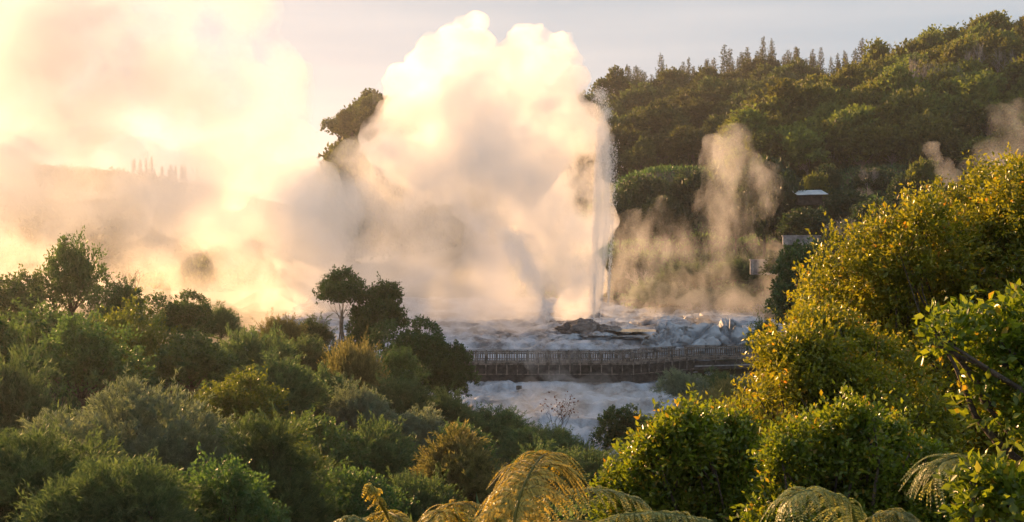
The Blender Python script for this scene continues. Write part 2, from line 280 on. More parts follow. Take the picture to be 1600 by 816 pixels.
# ------------------------------------------------------------------ left bank
G1 = 'trees and shrubs of the left bank'
for a in [
 ('broad', 112, 374, 62, 105, 540, 'tall leafy tree whose round top stands highest at the far left', 'tree'),
 ('broad', 25, 418, 60, 150, 560, 'leafy tree cut by the left edge of the view', 'tree'),
 ('broad', 183, 432, 59, 95, 560, 'leafy tree right beside the tall round-topped tree', 'tree'),
 ('dense', 292, 440, 68, 115, 545, 'dark flat-topped tree against the golden steam', 'tree'),
 ('kan', 345, 478, 70, 80, 545, 'small dark shrub at the foot of the flat-topped tree', 'shrub'),
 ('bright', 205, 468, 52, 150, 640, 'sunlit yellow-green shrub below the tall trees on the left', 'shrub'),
 ('broad', -20, 480, 47, 170, 700, 'leafy tree mostly outside the left edge of the view', 'tree'),
 ('kan', 20, 560, 38, 150, 760, 'feathery shrub in the shade at the left edge', 'shrub'),
 ('broad', 60, 470, 50, 190, 660, 'broad dark leafy tree in the shade at the left edge', 'tree'),
 ('broad', 130, 500, 44, 170, 680, 'leafy tree behind the big grey feathery shrub', 'tree'),
 ('broad', 300, 512, 50, 150, 650, 'mid green leafy tree in the middle of the left bank', 'tree'),
 ('kan', 388, 515, 56, 130, 640, 'dull green feathery shrub behind the lit leafy ones', 'shrub'),
 ('straw', 440, 494, 72, 80, 560, 'straw-tipped shrub on the crest beside the steam', 'shrub'),
 ('kan', 485, 498, 74, 80, 560, 'feathery shrub on the crest left of the tall open tree', 'shrub'),
 ('kan', 470, 528, 62, 130, 620, 'feathery shrub below the crest of the left bank', 'shrub'),
 ('bright', 372, 572, 42, 130, 700, 'lit leafy shrub with yellowish leaves in mid bank', 'shrub'),
 ('kan', 430, 560, 46, 140, 680, 'rounded feathery shrub in the shaded hollow', 'shrub'),
 ('straw', 555, 533, 57, 100, 650, 'golden-tipped feathery shrub below the tall open tree', 'shrub'),
 ('kan', 500, 580, 50, 110, 680, 'dark feathery shrub beside the golden-tipped one', 'shrub'),
 ('dense', 655, 478, 68, 125, 610, 'dense dark round tree between tall open tree and footbridge', 'tree'),
 ('dense', 692, 532, 67, 118, 650, 'dense dark tree whose edge touches the end of the footbridge', 'tree'),
 ('broad', 622, 545, 62, 80, 640, 'leafy tree in front of the dense round tree', 'tree'),
 ('dense', 574, 478, 72.5, 78, 575, 'low leafy crown joining the open-crowned tree to the bushes below', 'tree'),
 ('kan', 615, 590, 54, 105, 690, 'soft green shrub under the dense round trees', 'shrub'),
 ('grey', 560, 605, 47, 110, 720, 'greyish shrub in the middle of the left slope', 'shrub'),
 ('kan', 690, 612, 55, 110, 700, 'round feathery shrub below the dense dark trees', 'shrub'),
 ('grey', 655, 640, 48, 110, 720, 'dull blue-green shrub left of the gully', 'shrub'),
 ('kan', 765, 640, 56, 120, 720, 'dark feathery shrub on the rim of the steaming gully', 'shrub'),
 ('broad', 720, 655, 46, 110, 760, 'leafy shrub with a ragged top above the gully', 'shrub'),
 ('broad', 500, 640, 36, 150, 800, 'dark leafy shrub right of the big grey feathery shrub', 'shrub'),
 ('kan', 588, 665, 38, 150, 800, 'smooth green feathery shrub in the centre of the slope', 'shrub'),
 ('bright', 450, 660, 31, 110, 800, 'small leafy shrub growing through the grey feathery one', 'shrub'),
 ('kan', 815, 668, 52, 110, 740, 'low feathery shrub by the bare rust-leaved sapling', 'shrub'),
 ('kan', 870, 672, 54, 90, 740, 'low dark shrub at the foot of the rust-leaved sapling', 'shrub'),
 ('kan', 850, 700, 42, 130, 800, 'rounded dark shrub behind the tall golden frond', 'shrub'),
 ('kan', 930, 705, 44, 120, 790, 'rounded dark shrub right of the tall golden frond', 'shrub'),
 ('dense', 978, 632, 62, 105, 730, 'dark round bush standing alone right of the gully', 'shrub'),
 ('kan', 1035, 640, 58, 80, 740, 'feathery shrub joined to the dark round bush', 'shrub'),
 ('straw', 1098, 612, 70, 90, 700, 'yellowish feathery shrub below the end of the footbridge', 'shrub'),
 ('grey', 1065, 582, 96, 75, 640, 'pale grey shrub under the right part of the footbridge', 'shrub'),
 ('kan', 1120, 580, 100, 80, 640, 'green shrub below the footbridge near the golden bush', 'shrub'),
 ('straw', 1150, 590, 78, 90, 690, 'straw-coloured shrub between footbridge and golden bush', 'shrub'),
 ('kan', 1000, 690, 46, 90, 790, 'small shaded shrub beside the lime-leaved bush', 'shrub'),
 ('broad', 550, 720, 28, 170, 900, 'dark leafy shrub at the bottom left of the curled frond', 'shrub'),
 ('kan', 640, 740, 30, 130, 880, 'shaded green shrub under the pale-tipped shrub', 'shrub'),
 ('broad', 350, 720, 21, 200, 960, 'dark leafy shrub at the bottom edge under the grey shrub', 'shrub'),
]:
    k, px, top, Y, wpx, base, lab, cat = a; plant(k, px, top, Y, wpx, base, lab, cat, G1)
# big unique shrubs near the camera
def big_shrub(name, seed, px, top, Y, wpx, base, mat, label, twigs, kw, nl=60, rl=.1):
    wd = wpx/F*Y; H = (base-top)/F*Y; b = P(px, base, Y); CTRL.append((b.x, b.y, b.z))
    r = tree_proto(name, seed, wd, H*.1, H*.9, nl, twigs, 24, .42, kw[0], kw[1], mat, tr=.1, rl=rl, flat=.8, up=.65, jit=.36, rmin=.6, trunks=3, scat=.055, droop=.3, gap=1.6, gthr=-.2)
    r.location = b; tag(r, label, 'shrub', G1)
big_shrub('feathery_shrub', 201, 235, 578, 27, 410, 860, 'grey', 'big grey-green feathery shrub with a wide domed top in the left corner', 6500, (.12, .016))
big_shrub('feathery_shrub', 202, 50, 655, 22, 300, 930, 'kanuka', 'feathery shrub filling the bottom left corner', 4500, (.11, .015))
big_shrub('feathery_shrub', 203, 400, 660, 25, 230, 900, 'kanuka', 'green feathery shrub right of and below the big grey one', 3800, (.11, .016))
big_shrub('feathery_shrub', 204, 205, 705, 20, 300, 960, 'kanuka', 'dark feathery shrub at the bottom under the big grey one', 4500, (.1, .014))
big_shrub('pale_tipped_shrub', 205, 712, 676, 33, 150, 830, 'straw', 'rounded shrub with pale straw tips left of the tall golden frond', 2600, (.14, .02), 30, .13)
# tall open tree with visible trunks
r = tree_proto('open_tree', 210, 112/F*74, 2.3, 2.75, 11, 700, 11, .35, .16, .09, 'dense', 'palebark', rl=.15, tr=.055, trunks=4, low=-.35)
b = P(533, 545, 74); r.location = b; CTRL.append(tuple(b)); tag(r, 'tall open-crowned tree with bare pale trunks against the steam', 'tree', G1)
r = tree_proto('open_tree', 211, 100/F*73, 1.2, 3.4, 16, 1300, 11, .35, .16, .09, 'dense', 'palebark', rl=.17, tr=.06, trunks=3, low=-.4)
b = P(583, 560, 73); r.location = b; CTRL.append(tuple(b)); tag(r, 'denser tree close on the right of the open-crowned tree', 'tree', G1)
r = bare_proto('sapling', 215, 1.2, 3.0, 'bark', 2, .03, 3, 3); b = P(873, 700, 60); r.scale = (1, 1, 1.0); r.location = b; CTRL.append(tuple(b)); tag(r, 'thin bare sapling with a few rust-coloured leaves before the steaming gully', 'sapling')
r = bare_proto('sapling', 216, .8, 1.9, 'bark', None, .02, 3, 3); b = P(206, 470, 60); r.location = b; tag(r, 'leafless dead sapling poking out above the left trees', 'sapling')

# ------------------------------------------------------------------ mid right trees
G2 = 'trees on the slope right of the geyser'
for a in [
 ('dense', 1262, 375, 84, 160, 560, 'large dark round tree between footbridge end and golden bush', 'tree'),
 ('dense', 1335, 372, 80, 130, 560, 'dark tree half hidden behind the golden bush', 'tree'),
 ('broad', 1195, 500, 95, 60, 580, 'small dark tree at the right end of the footbridge', 'tree'),
 ('mid', 1195, 236, 175, 110, 400, 'tall dark tree right of the rising steam', 'tree'),
 ('mid', 1235, 262, 170, 90, 410, 'dark tree left of the white roof', 'tree'),
 ('mid', 1150, 290, 180, 70, 400, 'dark tree seen behind the rising steam', 'tree'),
 ('mid', 1075, 258, 190, 90, 370, 'dark round tree left of the rising steam', 'tree'),
 ('mid', 1010, 268, 195, 90, 380, 'dark tree close behind the geyser spray', 'tree'),
 ('mid', 970, 300, 190, 80, 400, 'dark tree right beside the geyser column', 'tree'),
 ('mid', 1040, 300, 185, 90, 400, 'bushy tree in the middle of the dark slope', 'tree'),
 ('mid', 1288, 252, 185, 40, 330, 'small round-headed tree above the white roof', 'tree'),
 ('midbright', 1272, 268, 182, 40, 330, 'narrow bright tree behind the white roof', 'tree'),
 ('mid', 1365, 258, 180, 90, 340, 'flat dark tree right of the round-headed tree', 'tree'),
 ('midbright', 1441, 246, 170, 46, 320, 'bright yellow-green round tree above the golden bush', 'tree'),
 ('mid', 1408, 275, 172, 60, 340, 'dark leafy tree left of the bright yellow-green one', 'tree'),
 ('mid', 1318, 290, 165, 80, 370, 'dark tree right of the white roof', 'tree'),
 ('mid', 1400, 300, 150, 110, 400, 'dark green tree above the edge of the golden bush', 'tree'),
 ('mid', 1350, 318, 150, 70, 380, 'green leafy shrub beside the grey bare shrub', 'shrub'),
 ('mid', 1265, 320, 160, 90, 385, 'dark shrub mass below the white roof', 'shrub'),
 ('mid', 1480, 280, 150, 90, 400, 'dark tree touching the golden bush from behind', 'tree'),
 ('mid', 975, 395, 172, 80, 480, 'low dark shrub at the foot of the slope by the geyser', 'shrub'),
 ('kan', 1145, 405, 165, 100, 450, 'green scrub on the slope above the blue-grey rock', 'shrub'),
 ('kan', 1060, 410, 166, 90, 460, 'low scrub in the middle of the misty slope', 'shrub'),
 ('grey', 1030, 440, 162, 90, 490, 'grey-green low scrub just above the sinter terrace', 'shrub'),
 ('grey', 1095, 450, 160, 90, 490, 'grey scrub behind the blue-grey rock mound', 'shrub'),
 ('kan', 1160, 445, 160, 80, 490, 'green scrub above the right end of the terrace', 'shrub'),
 ('mid', 1225, 395, 150, 70, 440, 'leafy shrub below the concrete wall', 'shrub'),
]:
    k, px, top, Y, wpx, base, lab, cat = a; plant(k, px, top, Y, wpx, base, lab, cat, G2)
for px, top, Y, wpx, base, lab in [(1325, 334, 146, 75, 375, 'wide leafless grey shrub above the dark round tree'), (1358, 250, 178, 36, 300, 'leafless grey tree among the dark trees on the slope'), (1350, 290, 168, 36, 312, 'small grey leafless bush right of the white roof'),
        (1000, 412, 167, 50, 450, 'leafless whitish shrub in the mist by the geyser'), (1085, 470-5, 156, 60, 495, 'pale leafless shrub just above the rock mound')]:
    plant('bare', px, top, Y, wpx, base, lab, 'shrub', 'bare grey shrubs on the slope')

# ------------------------------------------------------------------ hills
def interp(tab, x):
    xs = [t[0] for t in tab]; return [float(np.interp(x, xs, [t[k] for t in tab])) for k in range(1, len(tab[0]))]
class Hill:
    def __init__(s, name, tab, x0, x1, n=90, m=26, amp=2., back=True):
        s.tab = tab; V = []; Fc = []
        for j in range(m+8):
            for i in range(n+1):
                px = x0+(x1-x0)*i/n; V.append(tuple(s.at(px, j/m)))
        for j in range(m+7):
            for i in range(n): q = j*(n+1)+i; Fc.append((q, q+1, q+n+2, q+n+1))
        o = link(name, mesh_np(name, V, Fc), M['hill'], None, True); tag(o, kind='structure')
    def at(s, px, v):
        y0, Y0, y1, Y1 = interp(s.tab, px); a = P(px, y0, Y0); b = P(px, y1, Y1)
        if v <= 1:
            p = a.lerp(b, v); p.z += math.sin(PI*v)*(b.z-a.z)*.12
        else: p = b+(b-a)*(v-1)*1.2; p.z = b.z-(v-1)**2*260*0.7
        k = noise.noise(Vector((p.x*.03, p.y*.03, 3.3)))*3*min(1, v*3)*(1 if v < .9 else .4)
        p.z += k; return p
# tab: px, foot row, foot distance, ridge row, ridge distance
back = Hill('hill', [(150, 480, 250, 470, 300), (250, 470, 260, 440, 330), (470, 420, 250, 340, 330), (515, 420, 250, 238, 320), (570, 400, 250, 198, 320), (630, 400, 250, 196, 330), (650, 400, 250, 230, 335), (700, 400, 250, 290, 350), (840, 400, 250, 290, 380), (900, 340, 235, 172, 400), (1000, 310, 230, 158, 420), (1100, 290, 225, 146, 440), (1200, 290, 225, 133, 450), (1350, 290, 225, 124, 460), (1700, 290, 225, 120, 470)], 150, 1700)
spur = Hill('hill', [(1110, 300, 205, 285, 215), (1170, 300, 205, 252, 235), (1230, 300, 205, 222, 245), (1300, 300, 200, 190, 260), (1400, 295, 195, 136, 285), (1450, 290, 195, 116, 290), (1520, 290, 190, 102, 300), (1600, 290, 190, 84, 310), (1900, 290, 190, 40, 330)], 1110, 1900)
farh = Hill('hill', [(-500, 560, 300, 215, 560), (-100, 560, 300, 232, 560), (0, 560, 300, 236, 560), (60, 560, 300, 258, 560), (200, 560, 300, 272, 560), (330, 560, 300, 292, 560), (500, 560, 300, 330, 560)], -500, 500)
def scatter(hill, kind, pts, label, cat, group, smin=.8, smax=1.25):
    for px, v in pts:
        p = hill.at(px, v); s = R.uniform(smin, smax)
        put(kind, (p.x, p.y, p.z-.3), s, R.random()*6.28, label, cat, group, s*R.uniform(.9, 1.15))
def strat(x0, x1, nx, v0, v1, nv, keep=None):
    out = []
    for j in range(nv):
        for i in range(nx):
            px = x0+(x1-x0)*(i+R.uniform(.1, .9)+(j % 2)*.3)/nx; v = v0+(v1-v0)*(j+R.uniform(.15, .85))/nv
            if keep is None or keep(px, v): out.append((px, v))
    return out
scatter(back, 'pine', [(918+i*21+R.uniform(-7, 7), R.uniform(.93, 1.04)) for i in range(20)], 'dark pine on the long ridge right of the geyser', 'tree', 'pines along the long ridge', .22, .36)
scatter(back, 'thin', [(1215+i*12.5+R.uniform(-4, 4), R.uniform(.98, 1.05)) for i in range(12)], 'thin spire-topped pine in the row along the highest part of the ridge', 'tree', 'thin pines standing in a row on the ridge', .3, .46)
scatter(back, 'thin', [(945+R.uniform(0, 260), R.uniform(.95, 1.04)) for i in range(12)], 'small spire-topped pine poking above the long ridge', 'tree', 'small pines poking above the ridge', .2, .36)
scatter(back, 'pine', strat(935, 1400, 17, .5, .86, 5, lambda px, v: px < 1180+260*v), 'dark pine on the shaded upper slope behind the geyser', 'tree', 'pines on the upper slope', .42, .68)
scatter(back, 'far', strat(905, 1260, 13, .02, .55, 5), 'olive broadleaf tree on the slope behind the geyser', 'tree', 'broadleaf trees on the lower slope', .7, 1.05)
scatter(back, 'far', [(530, .97), (545, .93), (562, 1.0), (585, .97), (605, .99), (628, .96), (550, .8), (580, .82), (610, .85), (650, .95), (640, .8), (590, .7)], 'dark tree on the hilltop seen through the gap in the steam', 'tree', 'trees on the hilltop between the steam clouds', .65, .95)
def sk_(px, v): return px > 1185+0*v
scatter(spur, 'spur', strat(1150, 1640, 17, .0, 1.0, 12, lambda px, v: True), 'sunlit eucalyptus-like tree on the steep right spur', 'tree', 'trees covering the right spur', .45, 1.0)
scatter(farh, 'pine', [(205+i*9+R.uniform(-6, 6), R.uniform(.93, 1.0)) for i in range(12)]+[(-20+R.uniform(0, 60), 1.0) for i in range(6)], 'hazy pine on the distant hill behind the steam on the left', 'tree', 'pines on the distant left hill', .25, .55)

# ------------------------------------------------------------------ sinter terrace and gully
prof = [(70, 3.6), (84, 4.6), (95, 5.5), (106, 6.4), (119, 6.9), (121, 8.6), (123, 9.5), (126, 10.0), (135, 10.5), (150, 11.0), (175, 12.5)]
def zterr(X, Y):
    X0 = X; Y0 = Y; Y = Y-min(1, max(0, (X-11)/6))*5*(1 if Y > 116 else max(0, (Y-106)/10))
    z = float(np.interp(Y, [p[0] for p in prof], [p[1] for p in prof]))
    q = Vector((X*.18, Y*.32, 0)); a = noise.fractal(q, .9, 2.1, 5); r = 1-abs(noise.noise(Vector((X*.35+a, Y*.5, 5))))*2
    k = 1. if Y < 119 else .8
    z += a*(.5 if Y < 119 else .6)*k+r*(.3 if Y < 119 else .2); st = .5; z = z*.45+.55*(math.floor(z/st)*st+st*min(1, ((z/st) % 1)*1.0)**4)
    r2 = noise.noise(Vector((X*1.3, Y*1.1, 9)))*.1-max(0, .16-abs(noise.noise(Vector((X*.5+a, Y*.22, 31)))))*1.6; return z+r2
def xspan(Y): return (-26+max(0, (100-Y))*.8*0-.0, 42)
V = []; Fc = []; nx, ny = 230, 300
for j in range(ny+1):
    Y = 70+(172-70)*j/ny
    for i in range(nx+1):
        X = -28+74*i/nx; V.append((X, Y, zterr(X, Y)-(min(1, max(0, (X-15)/4))*4 if Y < 108 else 0)))
for j in range(ny):
    for i in range(nx): q = j*(nx+1)+i; Fc.append((q, q+1, q+nx+2, q+nx+1))
tag(link('sinter_ground', mesh_np('sinter_ground', V, Fc), M['sinter'], None, True), kind='structure')
for Y in range(72, 172, 6):
    for X in range(-26, 45 if Y > 112 else 17, 8): CTRL.append((X, Y, float(np.interp(Y, [p[0] for p in prof], [p[1] for p in prof]))-1.6))
# pools
def pool(px, py, Y, a, b_, z):
    V = [(0, 0, 0)]; n = 28
    for i in range(n):
        t = 2*PI*i/n; r = 1+.18*math.sin(3*t+px)+.1*math.sin(5*t); V.append((a*r*math.cos(t), b_*r*math.sin(t), 0))
    me = bpy.data.meshes.new('pool'); me.from_pydata(V[1:], [], [tuple(range(n))]); o = link('pool_water', me, M['water']); p = P(px, py, Y); o.location = (p.x, Y, z); tag(o, kind='structure')
pool(1000, 520, 131, 3.6, 2.2, 10.75); pool(985, 533, 127, 3.0, .9, 10.45); pool(930, 530, 127.5, 2, .7, 10.5)
# rock mounds
def mound(name, px, base, Y, wpx, hpx, mat, seed, label, dep=.5, rough=.22, crack=.0, group=None):
    p = P(px, base, Y); a = wpx/F*Y/2; h = hpx/F*Y; bm = bmesh.new(); bmesh.ops.create_icosphere(bm, subdivisions=5, radius=1)
    for v in bm.verts:
        c = v.co.copy(); d = noise.fractal(Vector((c.x*2.2*(a/max(h, .1))**.5, c.y*2+seed, c.z*2)), .8, 2.2, 5)
        w_, pp = noise.voronoi(Vector((c.x*2.1+d*.3, c.y*1.7+seed, c.z*1.8+d*.3)))
        r = 1+d*rough-(crack*(max(0, .22-(w_[1]-w_[0]))))*1.6
        r = 1+d*rough*.6-(crack*max(0, .2-(w_[1]-w_[0])))*1.2; v.co = Vector((c.x*a*r, c.y*a*dep*r, max(-.25, c.z)*h*r*(1+.25*math.sin(c.x*3+seed))))
    me = bpy.data.meshes.new(name); bm.to_mesh(me); bm.free(); o = link(name, me, M[mat], None, True); o.location = p; tag(o, label, 'rock', group); return o
mound('geyser_cone', 908, 516, 134, 84, 15, 'darkrock', 1, 'low dark brown rock mound at the foot of the geyser jets', .5, .3, .6)
mound('geyser_cone', 950, 517, 133, 44, 11, 'darkrock', 4, 'smaller dark rock lump joined to the right of the geyser mound', .6, .3, .6)
mound('sinter_ledge', 890, 531, 128, 52, 9, 'bluerock', 6, 'blue-grey ledge of rock in front of the geyser mound', .5, .35, .7)
mound('sinter_ledge', 945, 530, 128, 66, 8, 'bluerock', 8, 'low flat ledge of grey rock right of the first ledge', .4, .35, .7)
mound('rock_mound', 1075, 543, 127, 122, 47, 'bluerock', 11, 'large cracked blue-grey rock mound behind the right railing', .55, .14, 2.2)
mound('rock_mound', 1145, 543, 128, 112, 38, 'bluerock', 15, 'rounded blue-grey rock mound at the right end of the terrace', .6, .14, 2.2)
mound('rock_mound', 1040, 545, 126, 80, 33, 'bluerock', 19, 'low pale shoulder of rock left of the cracked mound', .5, .14, 2.2)
mound('rock_mound', 1130, 506, 146, 130, 18, 'sinter', 23, 'smooth pale sinter hump in the steam behind the blue rocks', .6, .22, .3)
mound('rock_mound', 1030, 506, 143, 90, 12, 'sinter', 25, 'low pale sinter hump right of the geyser in thin steam', .6, .2, .3)
mound('rock_mound', 1178, 620, 108, 60, 25, 'darkrock', 33, 'dark rock lump under the right end of the footbridge', .6, .3, .6)

# ------------------------------------------------------------------ footbridge
br = empty('footbridge', P(850, 598, 116)); BL = br.location.copy(); tag(br, 'long weathered timber footbridge with slatted railings across the steaming gully', 'footbridge')
class Boxes:
    def __init__(s): s.bm = bmesh.new()
    def bar(s, a, b, wx, wz, up=Vector((0, 0, 1))):
        a = Vector(a)-BL; b = Vector(b)-BL; d = (b-a); Ln = d.length; d.normalize(); sd = d.cross(up)
        if sd.length < .01: sd = Vector((1, 0, 0))
        sd.normalize(); u = sd.cross(d); vs = []
        for t in (0, 1):
            for sx, sz in ((-1, -1), (1, -1), (1, 1), (-1, 1)): vs.append(s.bm.verts.new(a+d*Ln*t+sd*sx*wx/2+u*sz*wz/2))
        for f in ((0, 1, 2, 3), (7, 6, 5, 4), (0, 4, 5, 1), (1, 5, 6, 2), (2, 6, 7, 3), (3, 7, 4, 0)): s.bm.faces.new([vs[i] for i in f])
    def build(s, name, mat, parent=br):
        me = bpy.data.meshes.new(name); bmesh.ops.recalc_face_normals(s.bm, faces=s.bm.faces); s.bm.to_mesh(me); s.bm.free(); return link(name, me, M[mat], parent)
path = [(P(660, 0, 116).x, 116), (P(988, 0, 116).x, 116), (P(1083, 0, 121).x, 121.), (P(1215, 0, 123).x, 123.)]
ZD = 8.78; ZR = 9.76; WB = 2.3
for si in range(3):
    (xa, ya), (xb, yb) = path[si], path[si+1]; a = Vector((xa, ya, 0)); b = Vector((xb, yb, 0)); d = (b-a).normalized(); nr = Vector((-d.y, d.x, 0)); Ln = (b-a).length
    def pt(t, off, z): q = a+d*t+nr*off; return Vector((q.x, q.y, z))
    dk = Boxes(); nbd = int(Ln/.16)
    for i in range(nbd): dk.bar(pt(i*.16+.08, -.05, ZD), pt(i*.16+.08, WB+.05, ZD), .14, .05)
    dk.build('deck', 'wood')
    for off in (0, WB):
        rl = Boxes(); rl.bar(pt(0, off, ZR), pt(Ln, off, ZR), .14, .06); rl.bar(pt(0, off, ZR-.13), pt(Ln, off, ZR-.13), .05, .09); rl.bar(pt(0, off, ZD+.14), pt(Ln, off, ZD+.14), .05, .09); rl.build('handrail', 'wood')
        sl = Boxes(); k = int(Ln/.23)
        for i in range(k): sl.bar(pt((i+.5)*.23, off+.03, ZD+.16), pt((i+.5)*.23, off+.03, ZR-.1), .075, .025)
        sl.build('railing_slats', 'wood')
        fs = Boxes(); fs.bar(pt(0, off-.04*(1 if off == 0 else -1), ZD-.12), pt(Ln, off-.04*(1 if off == 0 else -1), ZD-.12), .06, .2); fs.build('edge_beam', 'wood')
        step = 1.0 if si < 2 else 2.2; k = max(1, round(Ln/step))
        for i in range(k+1):
            if i == k and si < 2: continue
            po = Boxes(); low = ZD-1.15 if si < 2 else ZD-.5; o_ = -.1 if off == 0 else .1
            po.bar(pt(i*Ln/k+.05, off+o_, low), pt(i*Ln/k+.05, off+o_, ZR-.035), .1, .1, Vector((0, 1, 0))); po.build('railing_post', 'wood')
    if si < 2:
        g = Boxes(); g.bar(pt(0, .25, 7.28), pt(Ln+.1, .25, 7.28), .25, .75); g.bar(pt(0, WB-.25, 7.28), pt(Ln, WB-.25, 7.28), .25, .75); g.build('girder', 'darkwood')
        g = Boxes(); g.bar(pt(0, .12, 8.1), pt(Ln, .12, 8.1), .06, .9); g.build('side_boarding', 'darkwood')
        g = Boxes(); g.bar(pt(0, -.1, 7.7), pt(Ln, -.1, 7.7), .07, .07); g.build('lower_rail', 'wood')
    else:
        g = Boxes(); g.bar(pt(0, .15, 8.0), pt(Ln, .15, 8.0), .2, .8); g.build('retaining_board', 'darkwood')
        g = Boxes(); g.bar(pt(-.2, -1.0, 8.05), pt(Ln, -1.2, 8.1), .09, .09); g.build('pipe_rail', 'concrete')
for t in (.12, .42, .72, .97):
    x = path[0][0]+(path[1][0]-path[0][0])*t
    for yo in (.3, WB-.3):
        g = Boxes(); g.bar((x, 116+yo, 4.5), (x, 116+yo, 6.9), .3, .3, Vector((0, 1, 0))); g.build('pier', 'darkwood')
g = bmesh.new()
sg = empty('sign_board', P(811, 612, 112)); 
def box_me(name, sx, sy, sz, c=(0, 0, 0), mat='wood', parent=None, bev=.01):
    bm = bmesh.new(); bmesh.ops.create_cube(bm, size=1)
    for v in bm.verts: v.co = Vector((v.co.x*sx+c[0], v.co.y*sy+c[1], v.co.z*sz+c[2]))
    if bev: bmesh.ops.bevel(bm, geom=bm.edges[:], offset=bev, segments=1, affect='EDGES')
    me = bpy.data.meshes.new(name); bm.to_mesh(me); bm.free(); return link(name, me, M[mat], parent)
box_me('board', .52, .05, .38, (0, -.06, .36), 'wood', sg); box_me('post', .09, .08, 1.3, (0, 0, -.1), 'darkwood', sg)
tag(sg, 'small square brown board on a post just under the footbridge', 'sign')

# ------------------------------------------------------------------ buildings on the slope
hb = empty('shed', P(1264, 315, 166)); tag(hb, 'small shed with a pale bluish sloping roof among the dark trees', 'shed')
box_me('wall', 3.2, 2.6, 1.3, (0, .3, .2), 'darkwood', hb)
bm = bmesh.new(); vs_ = [bm.verts.new(v) for v in ((-2, -1.9, .85), (2.1, -1.9, .95), (2.1, 1.9, 1.65), (-2, 1.9, 1.55), (-2, -1.9, .77), (2.1, -1.9, .87), (2.1, 1.9, 1.57), (-2, 1.9, 1.47))]
for f in ((0, 1, 2, 3), (7, 6, 5, 4), (0, 4, 5, 1), (1, 5, 6, 2), (2, 6, 7, 3), (3, 7, 4, 0)): bm.faces.new([vs_[i] for i in f])
me = bpy.data.meshes.new('roof'); bm.to_mesh(me); bm.free(); link('roof', me, M['roofing'], hb)
def wall(px, py, Y, wpx, hpx, label, seg=5):
    r = empty('concrete_wall', P(px, py+hpx/2, Y)); tag(r, label, 'wall'); W_ = wpx/F*Y; H_ = hpx/F*Y
    box_me('wall_face', W_, .35, H_, (0, 0, H_/2), 'concrete', r); box_me('coping', W_+.2, .5, .14, (0, 0, H_+.07), 'concrete', r)
    for i in range(seg): box_me('buttress', .25, .5, H_, (-W_/2+W_*(i+.5)/seg, -.12, H_/2-.05), 'concrete', r)
wall(1252, 376, 152, 58, 13, 'low pale concrete wall under the dark trees')
wall(1192, 418, 158, 40, 22, 'grey retaining wall half lost in the steam')

# ------------------------------------------------------------------ golden bush and near plants
G3 = 'sunlit bushes at the right'
def near_bush(name, seed, blobs, Y, base, mat, label, twigs, per, tl, lw, spread=.6, limbs=60, ctrl=True, gap_=2.):
    rg = np.random.default_rng(seed); rnd = random.Random(seed); bp = P(base[0], base[1], base[2]); root = empty(name, bp); T = Tubes(); lobes = []
    if ctrl: CTRL.append(tuple(bp))
    for (x, y, r, *q) in blobs:
        y += 18 if name == 'leafy_bush' else (44 if y < 350 else 30 if y < 450 else 12) if seed == 301 else 0; x += 18 if seed == 302 else 0
        Yb = (q[0] if q else Y)+rnd.uniform(-spread, spread); p = P(x, y, Yb)-bp; rr = r/F*Yb; lobes.append((p.x, p.y, p.z, rr, rr*1.1, rr))
        for _ in range(5):
            a_ = rnd.uniform(-.5, PI+.5); q_ = rnd.uniform(.2, .42); e_ = rnd.uniform(.85, 1.2); lobes.append((p.x+rr*e_*math.cos(a_), p.y-rr*rnd.uniform(-.2, .7), p.z+rr*e_*math.sin(a_), rr*q_, rr*q_, rr*q_))
    for i in range(limbs):
        lb = lobes[i % len(lobes)]; c = Vector(lb[:3]); e = c+Vector((rnd.uniform(-.8, .8), rnd.uniform(-.8, .8), rnd.uniform(-.4, .9)))*lb[3]
        s = Vector((rnd.uniform(-.3, .3), rnd.uniform(-.3, .3), 0)); T.add(bend(s, e, rnd, .14, 7), rnd.uniform(.02, .045), .006, 5)
    link('branches', T.mesh('branches'), M['bark'], root)
    link('crown', crown('crown', rg, lobes, twigs, per, tl, lw[0], lw[1], up=.55, jit=.75, rmin=.55, low=-.8, gap=gap_), M[mat], root)
    tag(root, label, 'bush', G3); return root
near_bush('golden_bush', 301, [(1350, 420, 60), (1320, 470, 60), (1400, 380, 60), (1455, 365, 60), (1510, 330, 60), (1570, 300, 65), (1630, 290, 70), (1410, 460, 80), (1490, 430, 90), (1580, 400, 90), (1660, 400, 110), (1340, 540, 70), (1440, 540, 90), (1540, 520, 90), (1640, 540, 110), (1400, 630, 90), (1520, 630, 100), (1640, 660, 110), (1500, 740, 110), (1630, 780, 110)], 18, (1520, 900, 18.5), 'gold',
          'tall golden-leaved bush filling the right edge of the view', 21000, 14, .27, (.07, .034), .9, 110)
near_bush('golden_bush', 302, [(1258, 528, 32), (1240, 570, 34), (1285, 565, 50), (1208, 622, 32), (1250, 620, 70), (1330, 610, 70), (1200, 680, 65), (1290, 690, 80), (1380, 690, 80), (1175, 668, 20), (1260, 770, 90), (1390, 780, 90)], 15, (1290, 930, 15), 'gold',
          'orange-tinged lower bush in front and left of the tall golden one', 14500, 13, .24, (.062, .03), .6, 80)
near_bush('leafy_bush', 303, [(1058, 682, 30), (1030, 705, 28), (1085, 668, 22), (1115, 668, 26), (1145, 690, 30), (1010, 730, 26), (985, 765, 24), (1060, 720, 40), (1105, 715, 42), (1020, 775, 40), (1150, 740, 42), (1180, 715, 26), (1075, 780, 50), (1130, 790, 50), (1190, 770, 45), (1215, 740, 26), (985, 810, 30), (1060, 850, 60), (1170, 850, 70), (960, 752, 12)], 11.5, (1110, 1000, 11.5), 'lime',
          'glossy lime-green leafy bush left of the golden bushes', 10500, 13, .19, (.055, .028), .4, 50)
